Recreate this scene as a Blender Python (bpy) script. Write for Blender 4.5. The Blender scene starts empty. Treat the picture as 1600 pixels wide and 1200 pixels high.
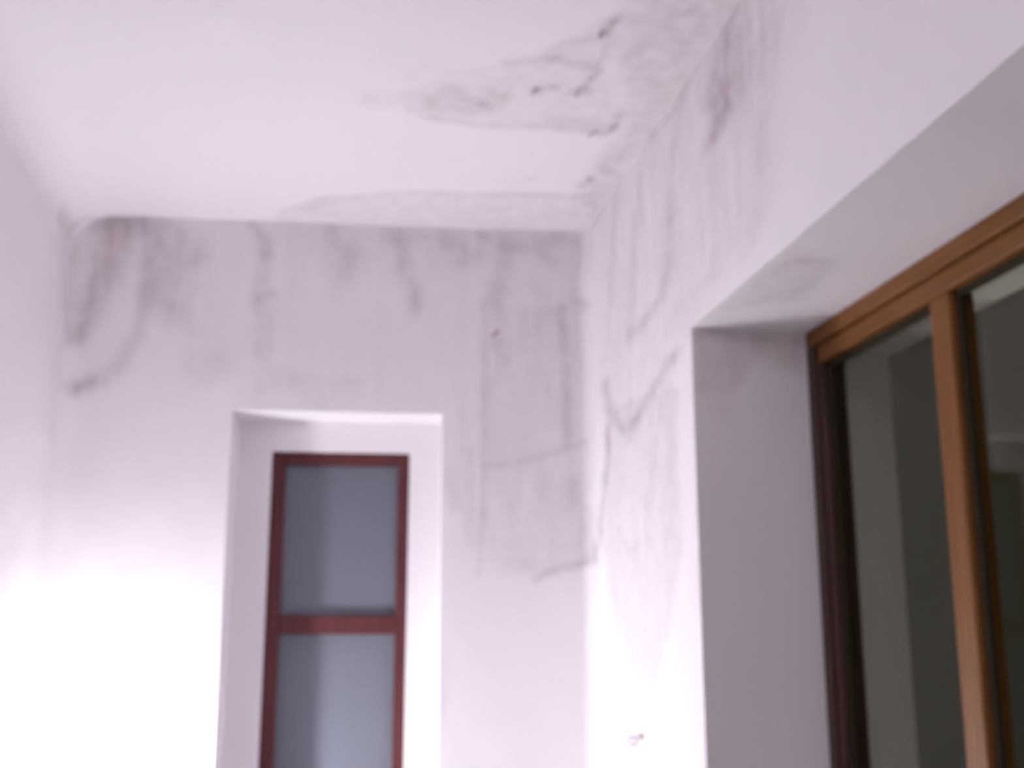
import bpy, math
import numpy as np
from mathutils import Matrix, Vector

SC = bpy.context.scene
COL = SC.collection
# ------------------------------------------------------------------ camera
cam = bpy.data.cameras.new('camera')
cam.sensor_width = 36.0
cam.lens = 1850.0 * 36.0 / 1600.0
cam.clip_start = 0.02
cam.dof.use_dof = True               # the snapshot is focused too close: the whole room is soft
cam.dof.focus_distance = 0.55
cam.dof.aperture_fstop = 11.0
cam_o = bpy.data.objects.new('camera', cam)
COL.objects.link(cam_o)
right = Vector((0.98633092, -0.16477656, 0.0))
up = Vector((-0.03664556, -0.21935555, 0.97495654))
back = Vector((-0.16064999, -0.96162978, -0.22239549))
M = Matrix((right, up, back)).transposed().to_4x4()
M.translation = Vector((0, 0, 1.5))
cam_o.matrix_world = M
SC.camera = cam_o
# ------------------------------------------------------------------ world: night outside
w = bpy.data.worlds.new('night')
SC.world = w
w.use_nodes = True
w.node_tree.nodes['Background'].inputs[0].default_value = (0.95, 0.93, 0.58, 1)
w.node_tree.nodes['Background'].inputs[1].default_value = 0.017
# ------------------------------------------------------------------ the one lamp, added fill lights and the exposure
BULB_STRENGTH = 1300.0
BULB_COLOR = (1.0, 0.985, 1.0)
yard = bpy.data.lights.new('yard_fill_light', 'POINT')        # added light outside the wide window, put in to brighten the outer reveal
yard.energy = 5.0
yard.color = (1.0, 0.93, 0.80)
yard.shadow_soft_size = 0.12
yard_o = bpy.data.objects.new('yard_fill_light', yard)
yard_o.location = (2.15, 1.25, 0.15)
COL.objects.link(yard_o)
SC.view_settings.view_transform = 'Standard'
SC.view_settings.look = 'None'
SC.view_settings.gamma = 1.0
SC.view_settings.use_curve_mapping = False
SC.view_settings.exposure = 0.31

hall = bpy.data.lights.new('passage_fill_light', 'POINT')     # fill light added behind the camera to lift the walls and jamb
hall.energy = 11.0
hall.color = (1.0, 0.97, 0.98)
hall.shadow_soft_size = 0.14
hall_o = bpy.data.objects.new('passage_fill_light', hall)
hall_o.location = (0.0, -0.9, 2.35)
COL.objects.link(hall_o)

# ------------------------------------------------------------------ dimensions (metres)
H = 2.75                    # ceiling
XL, XR = -0.715, 0.79       # side walls
YF = -1.7                   # wall behind the photographer
PB = Vector((-0.1461, 3.3841, 0.0))          # a point of the back wall
BANG = math.radians(-4.207)                  # the back wall is a little out of square
# ------------------------------------------------------------------ marks of damp and mould, and a darker corner line, on the plaster, in wall coordinates
MARKS = {
    'ceil': [
        ('F', [(0.178, 2.478), (0.256, 2.388), (0.388, 2.321), (0.478, 2.208), (0.548, 2.106), (0.593, 2.203), (0.594, 2.316), (0.684, 2.526), (0.679, 2.628), (0.377, 2.634), (0.236, 2.618), (0.169, 2.544)], 0.0178, 0, 0.123),
        ('L', [(0.186, 2.575), (0.236, 2.622), (0.346, 2.639), (0.486, 2.623), (0.597, 2.623), (0.67, 2.625)], 0.0074, 0.0089, 0.204),
        ('L', [(0.523, 2.574), (0.62, 2.586), (0.683, 2.583)], 0.0118, 0.0118, 0.153),
        ('L', [(0.67, 2.625), (0.686, 2.582), (0.683, 2.526)], 0.0104, 0.0104, 0.289),
        ('F', [(0.21, 2.504), (0.262, 2.448), (0.408, 2.439), (0.421, 2.519), (0.339, 2.584), (0.232, 2.584)], 0.0148, 0, 0.19),
        ('L', [(0.347, 2.531), (0.396, 2.457)], 0.0118, 0.0118, 0.136),
        ('L', [(0.458, 2.431), (0.487, 2.407), (0.503, 2.411)], 0.0089, 0.0089, 0.357),
        ('L', [(0.539, 2.427), (0.569, 2.416), (0.575, 2.361), (0.587, 2.317)], 0.0089, 0.0074, 0.383),
        ('L', [(0.553, 2.425), (0.583, 2.413)], 0.0089, 0.0089, 0.255),
        ('L', [(0.576, 2.304), (0.574, 2.247), (0.571, 2.206)], 0.0074, 0.0074, 0.187),
        ('L', [(0.472, 2.284), (0.524, 2.293), (0.576, 2.302)], 0.0118, 0.0118, 0.221),
        ('L', [(0.448, 2.268), (0.478, 2.208), (0.546, 2.178)], 0.0074, 0.0074, 0.136),
        ('L', [(0.373, 2.318), (0.425, 2.292), (0.471, 2.279)], 0.0104, 0.0104, 0.119),
        ('L', [(0.553, 2.151), (0.562, 2.119)], 0.0133, 0.0133, 0.527),
        ('L', [(0.087, 2.541), (0.167, 2.528)], 0.0207, 0.0207, 0.102),
        ('L', [(0.173, 2.417), (0.211, 2.365), (0.254, 2.373)], 0.0118, 0.0118, 0.068),
        ('F', [(0.788, 3.223), (0.83, 2.537), (0.811, 1.943), (0.574, 1.96), (0.57, 2.127), (0.662, 2.429), (0.71, 2.593), (0.682, 2.967)], 0.0326, 0, 0.228),
        ('L', [(0.634, 2.251), (0.665, 2.137), (0.709, 2.042)], 0.0133, 0.0133, 0.128),
        ('L', [(0.694, 2.391), (0.736, 2.234), (0.74, 2.074)], 0.0133, 0.0133, 0.102),
        ('L', [(0.691, 2.965), (0.71, 2.894), (0.719, 2.862)], 0.0133, 0.0133, 0.204),
        ('F', [(-0.144, 3.315), (-0.017, 3.178), (0.158, 3.101), (0.384, 3.054), (0.686, 3.027), (0.757, 2.977), (0.8, 3.314), (-0.146, 3.384)], 0.0089, 0, 0.142),
        ('L', [(-0.126, 3.296), (-0.017, 3.183), (0.158, 3.105), (0.368, 3.066), (0.566, 3.061), (0.699, 3.044)], 0.0059, 0.0059, 0.153),
        ('L', [(0.529, 2.956), (0.551, 2.93)], 0.0059, 0.0059, 0.136),
        ('L', [(0.019, 3.211), (-0.071, 3.277)], 0.0074, 0.0074, 0.119),
        ('L', [(0.713, 3.235), (0.743, 2.956), (0.75, 2.68)], 0.0089, 0.0089, 0.085),
        ('L', [(-0.716, 3.2), (-0.706, 3.353), (-0.644, 3.425), (-0.5, 3.427)], 0.0133, 0.0074, 0.272),  # darker line round the far left corner
        ('L', [(-0.742, 2.764), (-0.722, 3.224)], 0.0207, 0.0207, 0.085),
    ],
    'back': [
        ('F', [(-0.598, 2.745), (0.939, 2.754), (0.938, 2.085), (0.943, 1.752), (0.759, 1.715), (0.559, 1.786), (0.518, 2.191), (-0.065, 2.18), (-0.087, 2.254), (-0.58, 2.624)], 0.0699, 0, 0.071),
        ('F', [(0.018, 2.763), (0.939, 2.754), (0.937, 2.611), (0.743, 2.626), (0.4, 2.595), (0.211, 2.609), (0.043, 2.624)], 0.0552, 0, 0.057),
        ('F', [(0.61, 2.502), (0.926, 2.511), (0.934, 1.788), (0.832, 1.734), (0.668, 1.715), (0.617, 1.895)], 0.0184, 0, 0.085),
        ('F', [(0.302, 2.732), (0.919, 2.753), (0.899, 2.691), (0.705, 2.675), (0.513, 2.689), (0.36, 2.674)], 0.0294, 0, 0.095),
        ('L', [(-0.442, 2.723), (-0.462, 2.628), (-0.491, 2.53), (-0.52, 2.433), (-0.545, 2.366)], 0.0626, 0.0258, 0.425),
        ('L', [(-0.516, 2.734), (-0.314, 2.731)], 0.0405, 0.0405, 0.323),
        ('L', [(-0.562, 2.624), (-0.564, 2.47), (-0.557, 2.394)], 0.0331, 0.0331, 0.153),
        ('L', [(-0.347, 2.671), (-0.358, 2.514), (-0.372, 2.399), (-0.412, 2.307), (-0.462, 2.265), (-0.527, 2.234)], 0.0258, 0.0276, 0.221),
        ('L', [(-0.497, 2.253), (-0.537, 2.23)], 0.0239, 0.0239, 0.306),
        ('F', [(-0.373, 2.729), (-0.22, 2.695), (-0.189, 2.636), (-0.231, 2.576), (-0.243, 2.46), (-0.296, 2.439), (-0.363, 2.495)], 0.0405, 0, 0.247),
        ('L', [(-0.26, 2.44), (-0.221, 2.403)], 0.0294, 0.0294, 0.085),
        ('F', [(-0.254, 2.345), (-0.128, 2.357), (-0.098, 2.292), (-0.167, 2.243), (-0.241, 2.288)], 0.0331, 0, 0.114),
        ('L', [(-0.065, 2.74), (-0.031, 2.691), (-0.025, 2.651)], 0.0202, 0.0202, 0.255),
        ('L', [(-0.031, 2.697), (-0.028, 2.657)], 0.0166, 0.0166, 0.221),
        ('L', [(-0.025, 2.642), (-0.032, 2.563), (-0.037, 2.514), (-0.016, 2.446), (-0.015, 2.35)], 0.0202, 0.0258, 0.204),
        ('L', [(-0.037, 2.504), (-0.001, 2.524)], 0.0166, 0.0166, 0.204),
        ('L', [(0.17, 2.738), (0.219, 2.649), (0.203, 2.569)], 0.0368, 0.0368, 0.128),
        ('L', [(0.218, 2.689), (0.212, 2.589)], 0.0258, 0.0258, 0.102),
        ('L', [(0.369, 2.714), (0.381, 2.595), (0.41, 2.556), (0.417, 2.487)], 0.0258, 0.0258, 0.17),
        ('L', [(0.419, 2.556), (0.424, 2.501)], 0.0184, 0.0184, 0.128),
        ('L', [(0.599, 2.73), (0.627, 2.727)], 0.011, 0.011, 0.255),
        ('L', [(0.512, 2.699), (0.589, 2.661), (0.551, 2.64)], 0.0294, 0.0294, 0.17),
        ('L', [(0.667, 2.523), (0.676, 2.623), (0.685, 2.705)], 0.0331, 0.0331, 0.17),
        ('L', [(0.705, 2.685), (0.802, 2.708), (0.86, 2.731)], 0.0221, 0.0221, 0.17),
        ('L', [(0.801, 2.668), (0.821, 2.648)], 0.0221, 0.0221, 0.17),
        ('L', [(0.782, 2.567), (0.8, 2.507), (0.781, 2.467)], 0.0331, 0.0331, 0.102),
        ('L', [(0.647, 2.563), (0.636, 2.523)], 0.0258, 0.0258, 0.17),
        ('L', [(0.619, 2.522), (0.624, 2.346), (0.624, 2.193), (0.617, 1.895), (0.611, 1.714)], 0.0092, 0.0092, 0.136),
        ('L', [(0.584, 2.079), (0.592, 1.786)], 0.011, 0.011, 0.111),
        ('L', [(0.559, 2.229), (0.574, 1.804)], 0.0092, 0.0092, 0.06),
        ('L', [(0.849, 2.509), (0.857, 2.351), (0.866, 2.197), (0.869, 2.102)], 0.0166, 0.0166, 0.221),
        ('L', [(0.926, 2.515), (0.907, 2.53)], 0.0166, 0.0166, 0.289),
        ('L', [(0.899, 2.712), (0.887, 2.53)], 0.0258, 0.0258, 0.102),
        ('L', [(0.616, 2.024), (0.705, 2.034), (0.798, 2.06), (0.92, 2.103)], 0.011, 0.011, 0.17),
        ('L', [(0.521, 2.004), (0.533, 1.912)], 0.0258, 0.0258, 0.136),
        ('L', [(0.89, 1.981), (0.886, 1.934)], 0.0258, 0.0258, 0.187),
        ('L', [(0.917, 1.898), (0.921, 1.807)], 0.0184, 0.0184, 0.17),
        ('L', [(0.774, 1.705), (0.799, 1.723), (0.841, 1.737), (0.897, 1.748), (0.935, 1.763)], 0.0092, 0.0147, 0.357),
        ('L', [(0.925, 1.774), (0.947, 1.807)], 0.0166, 0.0166, 0.255),
        ('L', [(0.741, 1.751), (0.763, 1.724)], 0.0147, 0.0147, 0.119),
        ('L', [(0.648, 2.409), (0.657, 2.386), (0.686, 2.338)], 0.0166, 0.0166, 0.102),
        ('L', [(-0.023, 2.237), (0.094, 2.277), (0.259, 2.261)], 0.0221, 0.0221, 0.068),
        ('L', [(0.02, 2.294), (0.15, 2.221)], 0.0294, 0.0294, 0.068),
    ],
    'right': [
        ('F', [(3.191, 2.748), (2.096, 2.804), (1.728, 2.595), (1.805, 2.441), (1.946, 2.293), (2.33, 2.194), (2.519, 2.156), (2.738, 2.082), (2.89, 2.062), (3.119, 2.159)], 0.058, 0, 0.162),
        ('L', [(2.059, 2.789), (2.115, 2.706), (2.147, 2.636), (2.114, 2.584), (2.173, 2.548)], 0.029, 0.0203, 0.425),
        ('L', [(2.095, 2.617), (2.124, 2.561)], 0.0232, 0.0232, 0.34),
        ('L', [(1.928, 2.698), (1.977, 2.578)], 0.058, 0.058, 0.17),
        ('L', [(2.266, 2.772), (2.421, 2.724), (2.676, 2.76), (2.829, 2.774)], 0.013, 0.013, 0.187),
        ('L', [(2.382, 2.769), (2.415, 2.69), (2.517, 2.575)], 0.0145, 0.0145, 0.119),
        ('L', [(2.499, 2.552), (2.506, 2.475)], 0.0116, 0.0116, 0.272),
        ('L', [(2.506, 2.483), (2.527, 2.373), (2.605, 2.319), (2.747, 2.303), (2.869, 2.303)], 0.0174, 0.0174, 0.255),
        ('L', [(2.743, 2.684), (2.82, 2.504), (2.868, 2.311)], 0.0174, 0.0174, 0.136),
        ('L', [(2.987, 2.747), (3.053, 2.546), (3.122, 2.306)], 0.0116, 0.0116, 0.119),
        ('L', [(1.923, 2.473), (1.948, 2.331), (2.036, 2.237)], 0.0145, 0.0145, 0.102),
        ('L', [(2.207, 2.535), (2.15, 2.344), (2.238, 2.264)], 0.0116, 0.0116, 0.068),
        ('L', [(2.459, 2.26), (2.344, 2.262), (2.2, 2.252)], 0.0116, 0.0116, 0.085),
        ('L', [(3.142, 2.237), (3.104, 2.156), (3.011, 2.095), (2.934, 2.067), (2.821, 2.079), (2.725, 2.108), (2.623, 2.135), (2.519, 2.156)], 0.0159, 0.0159, 0.357),
        ('L', [(2.89, 2.059), (2.899, 2.031)], 0.0145, 0.0145, 0.153),
        ('L', [(2.667, 2.13), (2.548, 2.118), (2.603, 2.024)], 0.0145, 0.0145, 0.119),
        ('L', [(3.122, 2.109), (3.145, 2.002), (3.195, 1.92), (3.249, 1.801), (3.291, 1.75)], 0.0101, 0.0101, 0.391),
        ('L', [(3.161, 1.987), (3.178, 1.953)], 0.0101, 0.0101, 0.153),
        ('L', [(2.594, 2.113), (2.684, 1.947), (2.778, 1.774), (2.916, 1.755)], 0.0101, 0.0101, 0.085),
        ('L', [(2.504, 1.833), (2.506, 1.721)], 0.0116, 0.0116, 0.06),
        ('F', [(3.155, 2.166), (2.487, 2.089), (2.495, 1.832), (2.508, 1.707), (2.577, 1.586), (2.677, 1.474), (2.791, 1.393), (2.858, 1.39), (3.001, 1.487), (3.122, 1.637), (3.203, 1.814)], 0.0101, 0, 0.19),
        ('L', [(3.02, 1.814), (2.885, 1.753), (2.791, 1.76)], 0.0116, 0.0116, 0.068),
    ],
    'left': [
        ('L', [(2.595, 2.695), (2.617, 2.698)], 0.0136, 0.0136, 0.119),
        ('L', [(2.549, 2.696), (3.15, 2.739)], 0.0238, 0.0238, 0.085),
        ('L', [(3.24, 2.691), (3.375, 2.455)], 0.0238, 0.0238, 0.085),
    ],
    'jamb': [
        ('F', [(0.796, 2.184), (1.054, 2.181), (1.039, 2.094), (0.931, 2.125), (0.884, 2.052), (0.798, 2.049)], 0.0189, 0, 0.209),
        ('L', [(0.802, 2.171), (1.043, 2.173)], 0.0108, 0.0108, 0.187),
        ('L', [(0.82, 2.064), (0.853, 2.009)], 0.027, 0.027, 0.085),
    ],
    'sof': [
        ('L', [(0.818, 1.952), (0.838, 1.912), (0.886, 1.911)], 0.0066, 0.0055, 0.204),
        ('F', [(0.815, 2.164), (0.808, 1.854), (0.907, 1.89), (0.954, 2.141)], 0.0154, 0, 0.133),
        ('L', [(0.818, 2.209), (0.878, 2.154)], 0.0132, 0.0132, 0.102),
        ('L', [(0.916, 2.147), (0.919, 1.943)], 0.011, 0.011, 0.085),
    ],
}

def smooth(t):
    t = np.clip(t, 0, 1)
    return t * t * (3 - 2 * t)

def wobble(u, v, s=1.0, seed=0):
    """cheap smooth noise in about -1..1, so that the edges of marks wander"""
    r = np.random.RandomState(seed)
    o = np.zeros_like(u)
    for k in range(7):
        a, b, c = r.uniform(-1, 1, 3)
        fr = s * (30 + 45 * k)
        o += math.pow(0.8, k) * np.sin(fr * (a * u + b * v) + 6.28 * c)
    return o / 2.2

def damp_field(key, u, v, su=1.0, sv=1.0):
    """strength 0..1 of damp staining at the wall points (u, v)"""
    keep = np.ones_like(u)
    U, V = u / su, v / sv
    du, dv = 0.004 * wobble(U, V, 1, 3), 0.004 * wobble(U, V, 1, 8)
    U, V = U + du, V + dv
    for kind, pts, w1, w2, a in MARKS.get(key, []):
        P = np.array(pts, float) / np.array([su, sv])
        if kind == 'L':
            best = np.full_like(U, 1e9)
            n = len(P) - 1
            for i in range(n):
                d = P[i + 1] - P[i]
                L = max(float(d @ d), 1e-12)
                t = np.clip(((U - P[i, 0]) * d[0] + (V - P[i, 1]) * d[1]) / L, 0, 1)
                dist = np.hypot(U - P[i, 0] - t * d[0], V - P[i, 1] - t * d[1])
                ww = w1 + (w2 - w1) * (i + t) / n
                best = np.minimum(best, dist / ww)
            s = np.exp(-1.1 * best ** 2)
        else:
            inside = np.zeros(U.shape, bool)
            best = np.full_like(U, 1e9)
            n = len(P)
            for i in range(n):
                A, B = P[i], P[(i + 1) % n]
                d = B - A
                L = max(float(d @ d), 1e-12)
                t = np.clip(((U - A[0]) * d[0] + (V - A[1]) * d[1]) / L, 0, 1)
                best = np.minimum(best, np.hypot(U - A[0] - t * d[0], V - A[1] - t * d[1]))
                if abs(d[1]) > 1e-9:
                    cross = ((A[1] > V) != (B[1] > V)) & (U < d[0] * (V - A[1]) / d[1] + A[0])
                    inside ^= cross
            sd = np.where(inside, best, -best)
            s = smooth(0.5 + 0.5 * sd / w1)
        keep *= 1 - a * s
    return 1 - keep

def cove(t, r):
    """how far a rounded corner stands off the plane, t from the corner, radius r"""
    t = np.clip(t, 0, r)
    return r - np.sqrt(np.maximum(r * r - (r - t) ** 2, 0))

# ------------------------------------------------------------------ materials
def new_mat(name):
    m = bpy.data.materials.new(name)
    m.use_nodes = True
    return m, m.node_tree, m.node_tree.nodes['Principled BSDF']

def plaster(name, base, stain_a=(0.37, 0.295, 0.335, 1), stain_b=(0.41, 0.315, 0.325, 1)):
    m, nt, b = new_mat(name)
    N, Lk = nt.nodes, nt.links
    at = N.new('ShaderNodeAttribute'); at.attribute_name = 'damp'
    tc = N.new('ShaderNodeTexCoord')
    n1 = N.new('ShaderNodeTexNoise'); n1.inputs['Scale'].default_value = 22; n1.inputs['Detail'].default_value = 6; n1.inputs['Roughness'].default_value = .65
    mp = N.new('ShaderNodeMapping'); mp.inputs['Scale'].default_value = (26, 26, 5)     # run-down streaks
    n2 = N.new('ShaderNodeTexNoise'); n2.inputs['Scale'].default_value = 1; n2.inputs['Detail'].default_value = 4
    n3 = N.new('ShaderNodeTexNoise'); n3.inputs['Scale'].default_value = 5; n3.inputs['Detail'].default_value = 2
    for n in (n1, n3): Lk.new(tc.outputs['Object'], n.inputs['Vector'])
    Lk.new(tc.outputs['Object'], mp.inputs['Vector']); Lk.new(mp.outputs[0], n2.inputs['Vector'])
    ad = N.new('ShaderNodeMath'); ad.operation = 'ADD'
    Lk.new(n1.outputs['Fac'], ad.inputs[0]); Lk.new(n2.outputs['Fac'], ad.inputs[1])
    mr = N.new('ShaderNodeMapRange')
    mr.inputs['From Min'].default_value = .55; mr.inputs['From Max'].default_value = 1.45
    mr.inputs['To Min'].default_value = .2; mr.inputs['To Max'].default_value = 1.8
    Lk.new(ad.outputs[0], mr.inputs['Value'])
    mu = N.new('ShaderNodeMath'); mu.operation = 'MULTIPLY'; mu.use_clamp = True
    Lk.new(at.outputs['Fac'], mu.inputs[0]); Lk.new(mr.outputs[0], mu.inputs[1])
    sc = N.new('ShaderNodeMix'); sc.data_type = 'RGBA'
    sc.inputs['A'].default_value = stain_a; sc.inputs['B'].default_value = stain_b
    r3 = N.new('ShaderNodeMapRange'); r3.inputs['From Min'].default_value = .4; r3.inputs['From Max'].default_value = .6
    Lk.new(n3.outputs['Fac'], r3.inputs['Value']); Lk.new(r3.outputs[0], sc.inputs['Factor'])
    mx = N.new('ShaderNodeMix'); mx.data_type = 'RGBA'
    mx.inputs['A'].default_value = (*base, 1)
    Lk.new(sc.outputs['Result'], mx.inputs['B']); Lk.new(mu.outputs[0], mx.inputs['Factor'])
    Lk.new(mx.outputs['Result'], b.inputs['Base Color'])
    b.inputs['Roughness'].default_value = .9
    b.inputs['Specular IOR Level'].default_value = .15
    nb = N.new('ShaderNodeTexNoise'); nb.inputs['Scale'].default_value = 60; nb.inputs['Detail'].default_value = 3
    Lk.new(tc.outputs['Object'], nb.inputs['Vector'])
    hs = N.new('ShaderNodeMath'); hs.operation = 'MULTIPLY_ADD'; hs.inputs[1].default_value = 2.0
    Lk.new(at.outputs['Fac'], hs.inputs[0]); Lk.new(nb.outputs['Fac'], hs.inputs[2])
    bp = N.new('ShaderNodeBump'); bp.inputs['Strength'].default_value = .12; bp.inputs['Distance'].default_value = .004
    Lk.new(hs.outputs[0], bp.inputs['Height']); Lk.new(bp.outputs[0], b.inputs['Normal'])
    return m

def wood(name, c1, c2, rough=.45, axis=(30, 30, 2)):
    m, nt, b = new_mat(name)
    N, Lk = nt.nodes, nt.links
    tc = N.new('ShaderNodeTexCoord')
    mp = N.new('ShaderNodeMapping'); mp.inputs['Scale'].default_value = axis
    n = N.new('ShaderNodeTexNoise'); n.inputs['Scale'].default_value = 2; n.inputs['Detail'].default_value = 5
    Lk.new(tc.outputs['Object'], mp.inputs['Vector']); Lk.new(mp.outputs[0], n.inputs['Vector'])
    cr = N.new('ShaderNodeValToRGB')
    cr.color_ramp.elements[0].position = .3; cr.color_ramp.elements[0].color = (*c1, 1)
    cr.color_ramp.elements[1].position = .7; cr.color_ramp.elements[1].color = (*c2, 1)
    Lk.new(n.outputs['Fac'], cr.inputs[0]); Lk.new(cr.outputs[0], b.inputs['Base Color'])
    b.inputs['Roughness'].default_value = rough
    b.inputs['Specular IOR Level'].default_value = .2
    return m

def plain(name, c, rough=.5, metal=0.0):
    m, nt, b = new_mat(name)
    N, Lk = nt.nodes, nt.links
    n = N.new('ShaderNodeTexNoise'); n.inputs['Scale'].default_value = 40
    mx = N.new('ShaderNodeMix'); mx.data_type = 'RGBA'
    mx.inputs['A'].default_value = (c[0] * .9, c[1] * .9, c[2] * .9, 1); mx.inputs['B'].default_value = (*c, 1)
    Lk.new(n.outputs['Fac'], mx.inputs['Factor']); Lk.new(mx.outputs['Result'], b.inputs['Base Color'])
    b.inputs['Roughness'].default_value = rough; b.inputs['Metallic'].default_value = metal
    return m

def clear_glass(name):
    m, nt, b = new_mat(name)
    b.inputs['Base Color'].default_value = (.86, .9, .84, 1)
    b.inputs['Transmission Weight'].default_value = 1.0
    b.inputs['Roughness'].default_value = .03
    b.inputs['IOR'].default_value = 1.45
    b.inputs['Specular IOR Level'].default_value = .5
    n = nt.nodes.new('ShaderNodeTexNoise'); n.inputs['Scale'].default_value = 3
    r = nt.nodes.new('ShaderNodeMapRange'); r.inputs['To Min'].default_value = .02; r.inputs['To Max'].default_value = .07
    nt.links.new(n.outputs['Fac'], r.inputs['Value']); nt.links.new(r.outputs[0], b.inputs['Roughness'])
    # thin pane: let light pass straight through instead of refracting in a closed solid
    N, Lk = nt.nodes, nt.links
    tr = N.new('ShaderNodeBsdfTransparent'); tr.inputs[0].default_value = (.92, .94, .88, 1)
    gl = N.new('ShaderNodeBsdfGlossy'); gl.inputs['Roughness'].default_value = .05
    Lk.new(r.outputs[0], gl.inputs['Roughness'])
    lw = N.new('ShaderNodeLayerWeight'); lw.inputs['Blend'].default_value = .5      # same from both faces of the pane
    pw = N.new('ShaderNodeMath'); pw.operation = 'POWER'; pw.inputs[1].default_value = 5
    fr = N.new('ShaderNodeMath'); fr.operation = 'MULTIPLY_ADD'; fr.inputs[1].default_value = .96; fr.inputs[2].default_value = .025
    Lk.new(lw.outputs['Facing'], pw.inputs[0]); Lk.new(pw.outputs[0], fr.inputs[0])
    ms = N.new('ShaderNodeMixShader')
    Lk.new(fr.outputs[0], ms.inputs[0]); Lk.new(tr.outputs[0], ms.inputs[1]); Lk.new(gl.outputs[0], ms.inputs[2])
    N.remove(b)
    Lk.new(ms.outputs[0], N['Material Output'].inputs['Surface'])
    return m

def frosted_glass(name):
    m, nt, b = new_mat(name)
    N, Lk = nt.nodes, nt.links
    n = N.new('ShaderNodeTexNoise'); n.inputs['Scale'].default_value = 90
    mx = N.new('ShaderNodeMix'); mx.data_type = 'RGBA'
    mx.inputs['A'].default_value = (.155, .167, .205, 1); mx.inputs['B'].default_value = (.17, .182, .222, 1)
    Lk.new(n.outputs['Fac'], mx.inputs['Factor']); Lk.new(mx.outputs['Result'], b.inputs['Base Color'])
    b.inputs['Roughness'].default_value = .55
    b.inputs['Transmission Weight'].default_value = .0
    b.inputs['Specular IOR Level'].default_value = .12
    bp = N.new('ShaderNodeBump'); bp.inputs['Strength'].default_value = .15; bp.inputs['Distance'].default_value = .002
    Lk.new(n.outputs['Fac'], bp.inputs['Height']); Lk.new(bp.outputs[0], b.inputs['Normal'])
    return m

def glow(name, c, s):
    m, nt, b = new_mat(name)
    b.inputs['Base Color'].default_value = (*c, 1)
    b.inputs['Emission Color'].default_value = (*c, 1)
    b.inputs['Emission Strength'].default_value = s
    return m

PAINT = (0.893, 0.854, 0.897)
m_plaster = plaster('damp_stained_plaster', PAINT)
m_floor = plaster('terrazzo_floor', (0.56, 0.52, 0.53))
m_wood = wood('varnished_wood', (0.145, 0.055, 0.012), (0.195, 0.08, 0.022))
m_woodh = wood('varnished_wood_rail', (0.145, 0.055, 0.012), (0.195, 0.08, 0.022), axis=(30, 2, 30))
m_red = wood('red_brown_paint', (0.085, 0.024, 0.026), (0.11, 0.034, 0.036), rough=.5)
m_bead = plain('olive_putty', (0.035, 0.028, 0.016), .8)
m_bead.node_tree.nodes['Principled BSDF'].inputs['Specular IOR Level'].default_value = .05
m_wood_shaded = wood('shaded_varnished_wood', (0.055, 0.026, 0.024), (0.075, 0.036, 0.030))  # darker copy of the varnished wood: shade on jambs and stiles put into colour
m_glass = clear_glass('window_glass')
m_frost = frosted_glass('frosted_glass')
m_brass = plain('dull_metal', (0.5, 0.45, 0.5), .5, .0)
m_rust = plain('rusty_iron', (0.20, 0.07, 0.06), .7)
m_flake = plain('curled_paint', (0.62, 0.55, 0.61), .8)
m_white = plain('white_enamel', (0.7, 0.69, 0.7), .4)
m_bulb = glow('lit_bulb', BULB_COLOR, BULB_STRENGTH)

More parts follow.
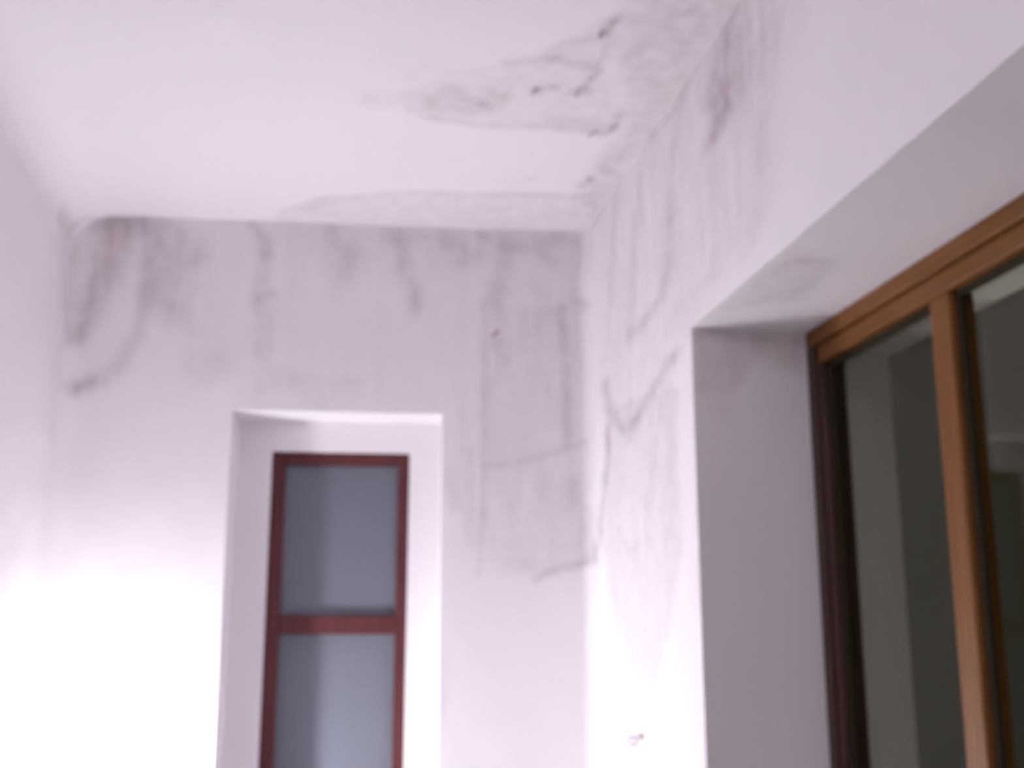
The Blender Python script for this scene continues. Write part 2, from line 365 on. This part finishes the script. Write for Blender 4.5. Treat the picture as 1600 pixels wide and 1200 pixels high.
# ------------------------------------------------------------------ mesh helpers
class MB:
    def __init__(s):
        s.v, s.f, s.a, s.sm = [], [], [], []
    def patch(s, P, A=None, keep=None, flip=False, smooth_=True):
        """P: (n, m, 3) grid of points, A: (n, m) damp, keep: (n-1, m-1) mask of faces"""
        P = np.asarray(P, float)
        n, m = P.shape[:2]
        o = len(s.v)
        s.v.extend(map(tuple, P.reshape(-1, 3)))
        s.a.extend((np.zeros(n * m) if A is None else np.asarray(A).reshape(-1)).tolist())
        for i in range(n - 1):
            for j in range(m - 1):
                if keep is not None and not keep[i, j]: continue
                q = (o + i * m + j, o + (i + 1) * m + j, o + (i + 1) * m + j + 1, o + i * m + j + 1)
                s.f.append(q[::-1] if flip else q); s.sm.append(smooth_)
    def quad(s, a, b, c, d, toward=None):
        o = len(s.v)
        pts = [Vector(p) for p in (a, b, c, d)]
        if toward is not None and (pts[1] - pts[0]).cross(pts[2] - pts[0]).dot(Vector(toward)) < 0:
            pts.reverse()
        s.v.extend(tuple(p) for p in pts); s.a.extend([0] * 4)
        s.f.append((o, o + 1, o + 2, o + 3)); s.sm.append(False)
    def ring(s, r0, r1, fn, toward):
        """flat rectangular ring between outer rectangle r0 and inner r1 = (u0, v0, u1, v1)"""
        a0, b0, a1, b1 = r0; c0, d0, c1, d1 = r1
        for q in (((a0, b0), (c0, b0), (c0, b1), (a0, b1)), ((c1, b0), (a1, b0), (a1, b1), (c1, b1)),
                  ((c0, b0), (c1, b0), (c1, d0), (c0, d0)), ((c0, d1), (c1, d1), (c1, b1), (c0, b1))):
            s.quad(*[fn(*p) for p in q], toward)
    def box(s, x0, x1, y0, y1, z0, z1, bev=0.0):
        """box with chamfered long edges"""
        import bmesh
        bm = bmesh.new()
        bmesh.ops.create_cube(bm, size=1)
        for vv in bm.verts:
            vv.co = Vector(((x0 + x1) / 2 + vv.co.x * (x1 - x0), (y0 + y1) / 2 + vv.co.y * (y1 - y0), (z0 + z1) / 2 + vv.co.z * (z1 - z0)))
        if bev:
            bmesh.ops.bevel(bm, geom=bm.edges[:], offset=bev, segments=2, profile=.5, affect='EDGES')
        s.add(bm)
    def add(s, bm, smooth_=False):
        o = len(s.v)
        bm.verts.index_update()
        s.v.extend(tuple(vv.co) for vv in bm.verts); s.a.extend([0] * len(bm.verts))
        for fc in bm.faces:
            s.f.append(tuple(o + vv.index for vv in fc.verts)); s.sm.append(smooth_)
        bm.free()
    def lathe(s, prof, axis='z', origin=(0, 0, 0), n=20, smooth_=True):
        o = Vector(origin)
        P = np.zeros((len(prof), n + 1, 3))
        for i, (r, h) in enumerate(prof):
            for j in range(n + 1):
                t = 2 * math.pi * j / n
                c, d = r * math.cos(t), r * math.sin(t)
                q = {'z': (c, d, h), 'x': (h, c, d), 'y': (d, h, c)}[axis]
                P[i, j] = Vector(q) + o
        s.patch(P, flip=True, smooth_=smooth_)
    def tube(s, pts, r, n=10):
        pts = [Vector(p) for p in pts]
        P = np.zeros((len(pts), n + 1, 3))
        ref = Vector((0, 0, 1))
        for i, p in enumerate(pts):
            t = (pts[min(i + 1, len(pts) - 1)] - pts[max(i - 1, 0)]).normalized()
            a = t.cross(ref)
            if a.length < .1: a = t.cross(Vector((1, 0, 0)))
            a.normalize(); b = t.cross(a)
            for j in range(n + 1):
                th = 2 * math.pi * j / n
                P[i, j] = p + r * (math.cos(th) * a + math.sin(th) * b)
        s.patch(P)
    def build(s, name, mat, parent=None, loc=None, rotz=None, merge=False):
        me = bpy.data.meshes.new(name)
        me.from_pydata(s.v, [], s.f)
        at = me.attributes.new('damp', 'FLOAT', 'POINT')
        at.data.foreach_set('value', np.asarray(s.a, np.float32))
        me.polygons.foreach_set('use_smooth', s.sm)
        me.materials.append(mat)
        me.update()
        o = bpy.data.objects.new(name, me)
        COL.objects.link(o)
        if parent: o.parent = parent
        if loc is not None: o.location = loc
        if rotz is not None: o.rotation_euler = (0, 0, rotz)
        return o

def structure(o, label, cat):
    o['kind'] = 'structure'; o['label'] = label; o['category'] = cat
    return o

def empty(name, loc=(0, 0, 0), rotz=0):
    o = bpy.data.objects.new(name, None)
    o.empty_display_size = .1
    o.location = loc; o.rotation_euler = (0, 0, rotz)
    COL.objects.link(o)
    return o

def lin(*spans):
    """grid lines from (start, stop, step) spans, each stop included once"""
    out = []
    for a, b, st in spans:
        n = max(1, int(round((b - a) / st)))
        out += [a + (b - a) * k / n for k in range(n)]
    return np.array(out + [spans[-1][1]])

# ------------------------------------------------------------------ ceiling
RC = 0.11
xs = lin((XL, XL + RC, .006), (XL + RC, XR - .03, .0065), (XR - .03, XR, .005))
ys = lin((YF, 1.4, .25), (1.4, 3.46, .0075))
X, Y = np.meshgrid(xs, ys, indexing='ij')
A = damp_field('ceil', X, Y, 1.0, 2.1)
ridge = np.exp(-((Y - (3.02 + .05 * np.sin(4 * X) - .05 * X)) / .018) ** 2) * smooth((X + .35) / .3)
Z = H - cove(X - XL, RC) - .003 * ridge - .0012 * wobble(X * .25, Y * .25, 1, 5) - .004 * np.clip(A - .25, 0, 1)
mb = MB(); mb.patch(np.stack([X, Y, Z], -1), A, flip=True)
mb.quad((XL - .3, YF - .2, H + .2), (XR + .8, YF - .2, H + .2), (XR + .8, 3.9, H + .2), (XL - .3, 3.9, H + .2), (0, 0, 1))
ceiling = structure(mb.build('ceiling', m_plaster), 'white plaster ceiling with mould and blistered paint along its right edge', 'ceiling')

# ------------------------------------------------------------------ back wall, built in its own frame: x along the wall, y into it, z up
S0, S1 = -.60, .955
OW = (-.095, .99, .503, 2.178)           # outer opening s0, z0, s1, z1
IW = (.004, 1.075, .411, 2.088)          # hole in the plaster face at the back of the recess
RD = .158                                # depth of the recess
ss = lin((S0, OW[0], .0055), (OW[0], OW[2], .0055), (OW[2], S1, .0055))
zs = lin((0, OW[1], .11), (OW[1], OW[3], .008), (OW[3], H + .02, .0055))
X, Z = np.meshgrid(ss, zs, indexing='ij')
A = damp_field('back', X, Z, 1.0, 1.0)
sl = (XL + .1461) / .9973; sr = (XR + .1461) / .9973
Yd = -cove(X - sl, .06) - cove(sr - X, .035) - .0012 * wobble(X * .25, Z * .25, 1, 12)
mid = (X[:-1, :-1] + X[1:, 1:]) / 2, (Z[:-1, :-1] + Z[1:, 1:]) / 2
keep = ~((mid[0] > OW[0]) & (mid[0] < OW[2]) & (mid[1] > OW[1]) & (mid[1] < OW[3]))
edge = (np.abs(X - np.clip(X, OW[0], OW[2])) + np.abs(Z - np.clip(Z, OW[1], OW[3])))
Yd = Yd * smooth(edge / .03)
mb = MB(); mb.patch(np.stack([X, Yd, Z], -1), A, keep)
e = .0
def pt(d): return lambda s, z: (s, d, z)
def reveal(mb, r, d0, d1):
    s0, z0, s1, z1 = r
    mb.quad((s0, d0, z0), (s0, d0, z1), (s0, d1, z1), (s0, d1, z0), (1, 0, 0))
    mb.quad((s1, d0, z0), (s1, d0, z1), (s1, d1, z1), (s1, d1, z0), (-1, 0, 0))
    mb.quad((s0, d0, z1), (s1, d0, z1), (s1, d1, z1), (s0, d1, z1), (0, 0, -1))
    mb.quad((s0, d0, z0), (s1, d0, z0), (s1, d1, z0), (s0, d1, z0), (0, 0, 1))
reveal(mb, OW, 0, RD)
mb.ring(OW, IW, pt(RD), (0, -1, 0))
reveal(mb, IW, RD, .30)
mb.ring((S0 - .3, 0, S1 + .8, H + .2), IW, pt(.30), (0, 1, 0))
wall_back = structure(mb.build('wall_back', m_plaster, None, PB, BANG), 'white plaster end wall streaked with damp above the narrow window', 'wall')

# ------------------------------------------------------------------ right wall: x = XR, opening for the wide window
WO = (.27, .86, 2.375, 2.188)            # y0, z0, y1, z1
XI, XO = 1.05, 1.33                      # frame plane, outer face
ys = lin((YF, WO[0], .25), (WO[0], 1.2, .1), (1.2, WO[2], .012), (WO[2], 3.45, .0085))
zs = lin((0, WO[1], .1), (WO[1], WO[3], .0075), (WO[3], H + .02, .007))
Y, Z = np.meshgrid(ys, zs, indexing='ij')
A = damp_field('right', Y, Z, 3.0, 1.0)
mid = (Y[:-1, :-1] + Y[1:, 1:]) / 2, (Z[:-1, :-1] + Z[1:, 1:]) / 2
keep = ~((mid[0] > WO[0]) & (mid[0] < WO[2]) & (mid[1] > WO[1]) & (mid[1] < WO[3]))
edge = (np.abs(Y - np.clip(Y, WO[0], WO[2])) + np.abs(Z - np.clip(Z, WO[1], WO[3])))
Xd = XR - .0012 * wobble(Y * .25, Z * .25, 1, 21) * smooth(edge / .03)
mb = MB(); mb.patch(np.stack([Xd, Y, Z], -1), A, keep)
def rv(x0, x1, stained):
    y0, z0, y1, z1 = WO
    gx = np.linspace(x0, x1, 30 if stained else 2)
    gz = np.linspace(z0, z1, 160 if stained else 2)
    gx2, gz2 = np.meshgrid(gx, gz, indexing='ij')
    mb.patch(np.stack([gx2, np.full_like(gx2, y1), gz2], -1), damp_field('jamb', gx2, gz2) if stained else None)
    gy = np.linspace(y0, y1, 190 if stained else 2)
    gx2, gy2 = np.meshgrid(gx, gy, indexing='ij')
    mb.patch(np.stack([gx2, gy2, np.full_like(gx2, z1)], -1), damp_field('sof', gx2, gy2, 1.0, 2.0) if stained else None, flip=True)
    mb.quad((x0, y0, z0), (x1, y0, z0), (x1, y0, z1), (x0, y0, z1), (0, 1, 0))
    mb.quad((x0, y0, z0), (x1, y0, z0), (x1, y1, z0), (x0, y1, z0), (0, 0, 1))
rv(XR, XI + .02, True)
# the outer half of the reveal splays open towards the yard
SPL = .165
_y0, _z0, _y1, _z1 = WO
xa, xb = XI + .02, XO
mb.quad((xa, _y1, _z0), (xb, _y1 + SPL, _z0), (xb, _y1 + SPL, _z1), (xa, _y1, _z1), (0, -1, 0))
mb.quad((xa, _y0, _z0), (xb, _y0 - SPL, _z0), (xb, _y0 - SPL, _z1), (xa, _y0, _z1), (0, 1, 0))
mb.quad((xa, _y0, _z1), (xa, _y1, _z1), (xb, _y1 + SPL, _z1), (xb, _y0 - SPL, _z1), (0, 0, -1))
mb.quad((xa, _y0, _z0), (xa, _y1, _z0), (xb, _y1 + SPL, _z0), (xb, _y0 - SPL, _z0), (0, 0, 1))
WOO = (_y0 - SPL, _z0, _y1 + SPL, _z1)
mb.ring((YF - .2, 0, 4.0, H + .2), WOO, lambda y, z: (XO, y, z), (1, 0, 0))
wall_right = structure(mb.build('wall_right', m_plaster), 'white plaster side wall with tide marks around the deep window opening', 'wall')

# ------------------------------------------------------------------ left wall, wall behind, floor
ys = lin((YF, 2.2, .2), (2.2, 3.50, .012)); zs = lin((0, 1.1, .1), (1.1, H + .02, .012))
Y, Z = np.meshgrid(ys, zs, indexing='ij')
mb = MB(); mb.patch(np.stack([XL - .0015 * wobble(Y * .25, Z * .25, 1, 33) + cove(H - Z, RC) * 0, Y, Z], -1), damp_field('left', Y, Z, 3, 1), flip=True)
mb.quad((XL - .25, YF - .2, 0), (XL - .25, 4.0, 0), (XL - .25, 4.0, H + .2), (XL - .25, YF - .2, H + .2), (-1, 0, 0))
wall_left = structure(mb.build('wall_left', m_plaster), 'plain white plaster side wall facing the wide window', 'wall')
mb = MB()
mb.quad((XL - .25, YF, 0), (XR + .3, YF, 0), (XR + .3, YF, H), (XL - .25, YF, H), (0, 1, 0))
mb.quad((XL - .25, YF - .2, 0), (XR + .58, YF - .2, 0), (XR + .58, YF - .2, H), (XL - .25, YF - .2, H), (0, -1, 0))
wall_front = structure(mb.build('wall_front', m_plaster), 'white plaster wall closing the passage behind the photographer', 'wall')
mb = MB()
mb.quad((XL - .25, YF - .2, 0), (XR + .58, YF - .2, 0), (XR + .58, 4.0, 0), (XL - .25, 4.0, 0), (0, 0, 1))
mb.quad((XL - .25, YF - .2, -.12), (XR + .58, YF - .2, -.12), (XR + .58, 4.0, -.12), (XL - .25, 4.0, -.12), (0, 0, -1))
floor = structure(mb.build('floor', m_floor), 'dull brown floor of the narrow passage', 'floor')

# ------------------------------------------------------------------ window 1: narrow, two frosted panes, red brown frame, in the back wall
win = empty('window_1', PB, BANG)
structure(win, 'narrow tall window with two frosted panes in a red brown frame', 'window')
s0, z0, s1, z1 = IW
d0, d1 = RD + .014, RD + .058
GD = RD + .032
def bar(name, *b, mat=m_red, parent=win, bev=.004, label=None):
    q = MB(); q.box(*b, bev=bev); o = q.build(name, mat, parent)
    if label: o['label'] = label
    return o
FL, FR, FT = .040, .034, .038
bar('stile', s0, s0 + FL, d0, d1, z0, z1)
bar('stile', s1 - FR, s1, d0, d1, z0, z1)
bar('top_rail', s0 + FL, s1 - FR, d0, d1, z1 - FT, z1)
bar('bottom_rail', s0 + FL, s1 - FR, d0, d1, z0, z0 + .045)
bar('crossbar', s0 + FL, s1 - FR, d0 - .003, d1, 1.556, 1.610)
for a, b in ((1.610, z1 - FT), (z0 + .045, 1.556)):
    bar('pane', s0 + FL - .006, s1 - FR + .006, GD, GD + .005, a - .006, b + .006, mat=m_frost, bev=0)

# ------------------------------------------------------------------ window 2: wide varnished timber window, clear panes, night outside
win2 = empty('window_2', (XI, 0, 0))
structure(win2, 'wide varnished timber window with clear panes, black night outside', 'window')
y0, z0, y1, z1 = WO
def bar2(name, *b, mat=m_wood, bev=.004, label=None):
    return bar(name, *b, mat=mat, parent=win2, bev=bev, label=label)
bar2('head', .0, .075, y0, y1, z1 - .037, z1, mat=m_woodh)                       # outer frame
bar2('frame_sill', .0, .075, y0, y1, z0, z0 + .05, mat=m_woodh)
bar2('jamb', .0, .075, y1 - .034, y1, z0 + .05, z1 - .037, mat=m_wood_shaded)
bar2('jamb', .0, .075, y0, y0 + .034, z0 + .05, z1 - .037, mat=m_wood_shaded)
ztop, zbot = z1 - .037, z0 + .05
bar2('top_rail', .009, .06, y0 + .034, y1 - .034, ztop - .040, ztop - .001, mat=m_woodh, bev=.005)
bar2('bottom_rail', .009, .06, y0 + .034, y1 - .034, zbot + .001, zbot + .06, mat=m_woodh, bev=.005)
zt, zb = ztop - .040, zbot + .06
mull = [1.835, 1.300, .770]
for my in mull:
    bar2('mullion', .011, .06, my - .033, my + .033, zb, zt, bev=.005)
bar2('stile', .009, .06, y1 - .052, y1 - .034, zb, zt, mat=m_wood_shaded)
bar2('stile', .009, .06, y0 + .034, y0 + .052, zb, zt, mat=m_wood_shaded)
edges = [y1 - .052] + [e_ for my in mull for e_ in (my + .033, my - .033)] + [y0 + .052]
GX = .036
for k in range(0, len(edges), 2):
    b, a = edges[k], edges[k + 1]
    pane = bar2('pane', GX, GX + .004, a - .006, b + .006, zb - .006, zt + .006, mat=m_glass, bev=0)
    q = MB()
    t = .013
    for bb in ((a, a + t, zb, zt), (b - t, b, zb, zt), (a, b, zt - t, zt), (a, b, zb, zb + t)):
        q.box(GX - .012, GX, *bb, bev=.002)
    bd = q.build('glazing_bead', m_bead, pane)
    bd['label'] = 'dark olive putty bead around a clear pane'

# ------------------------------------------------------------------ flakes of paint curling off the ceiling
def flake(x, y, ang, L, W, curl):
    n, m = 9, 5
    P = np.zeros((n, m, 3)); Q = P.copy()
    c, s_ = math.cos(ang), math.sin(ang)
    for i in range(n):
        t = i / (n - 1)
        th = curl * t
        lx, lz = L * math.sin(th) / curl, -L * (1 - math.cos(th)) / curl
        for j in range(m):
            v = (j / (m - 1) - .5) * W * (1 - .5 * t * t) * (1 + .15 * math.sin(5 * t + j))
            P[i, j] = (x + c * lx - s_ * v, y + s_ * lx + c * v, H + .002 + lz - .0015)
            Q[i, j] = P[i, j] - np.array((0, 0, .0015))
    q = MB(); q.patch(P); q.patch(Q, flip=True)
    for seg in ((P[:, 0], Q[:, 0]), (Q[:, -1], P[:, -1])):
        q.patch(np.stack(seg, 1))
    q.patch(np.stack((P[-1], Q[-1]), 0), flip=True)
    return q.build('paint_flake', m_flake, ceiling)
for args in (
    (0.559, 2.139, 2.2, 0.028, 0.022, 0.9),
    (0.568, 2.391, 2.0, 0.04, 0.02, 0.7),
    (0.477, 2.415, 2.6, 0.03, 0.022, 0.7),
    (0.683, 2.569, 1.7, 0.03, 0.02, 0.7),
    (0.660, 2.620, 2.9, 0.035, 0.016, 0.7),
    (0.703, 2.904, 2.0, 0.022, 0.02, 0.7),
):
    flake(*args)

# ------------------------------------------------------------------ small fixings
nail = empty('bent_nail', (PB + Matrix.Rotation(BANG, 3, 'Z') @ Vector((.648, 0, 2.415))), BANG)
nail['label'] = 'small rusty bent nail in the stained wall right of the window'; nail['category'] = 'nail'
q = MB(); q.tube([(0, .004, 0), (0, -.010, -.002), (.004, -.018, .001), (.012, -.022, .008)], .0028, 8); q.build('shank', m_rust, nail)
q = MB(); q.lathe([(0, -.002), (.006, -.002), (.0066, 0), (.006, .002), (0, .002)], 'x', (.013, -.022, .009), 12); q.build('head', m_rust, nail)

hy, hz = 2.85, 1.306
hook = empty('screw_eye', (XR, hy, hz))
hook['label'] = 'small metal screw eye in the white wall beside the wide window'; hook['category'] = 'hook'
q = MB(); q.tube([(.004, -.004, .004), (-.006, -.003, .003), (-.013, -.001, -.002)], .0026, 8); q.build('shank', m_brass, hook)
q = MB(); q.lathe([(0, -.003), (.007, -.003), (.008, -.001), (.0, .001)], 'x', (0, -.004, .004), 14); q.build('washer', m_brass, hook)
q = MB(); q.tube([(-.022 + .0105 * math.cos(t), .006 * math.cos(t), -.008 + .0105 * math.sin(t)) for t in np.linspace(0, 6.2832, 23)], .0028, 8); q.build('eye', m_brass, hook)

# ------------------------------------------------------------------ the lamp that lights the passage, low on the left wall (just below the view)
lz, ly = 1.0, 3.185
lamp = empty('wall_lamp', (XL, ly, lz))
lamp['label'] = 'bare bulb wall lamp on the left wall near the end wall'; lamp['category'] = 'lamp'
q = MB(); q.lathe([(0, .018), (.03, .018), (.045, .012), (.048, -.002)], 'x', (0, 0, -.10), 24); q.build('back_plate', m_white, lamp)
q = MB(); q.tube([(.01, 0, -.10), (.09, 0, -.105), (.125, 0, -.10), (.135, 0, -.085)], .008); q.build('arm', m_white, lamp)
q = MB(); q.lathe([(.0, -.09), (.016, -.09), (.02, -.08), (.02, -.05), (.017, -.046)], 'z', (.135, 0, 0), 20); q.build('socket', m_white, lamp)
q = MB(); q.lathe([(.012, -.047), (.013, -.036), (.018, -.018), (.0215, -.004), (.021, .008), (.013, .019), (.0, .023)], 'z', (.135, 0, 0), 16); q.build('bulb', m_bulb, lamp)
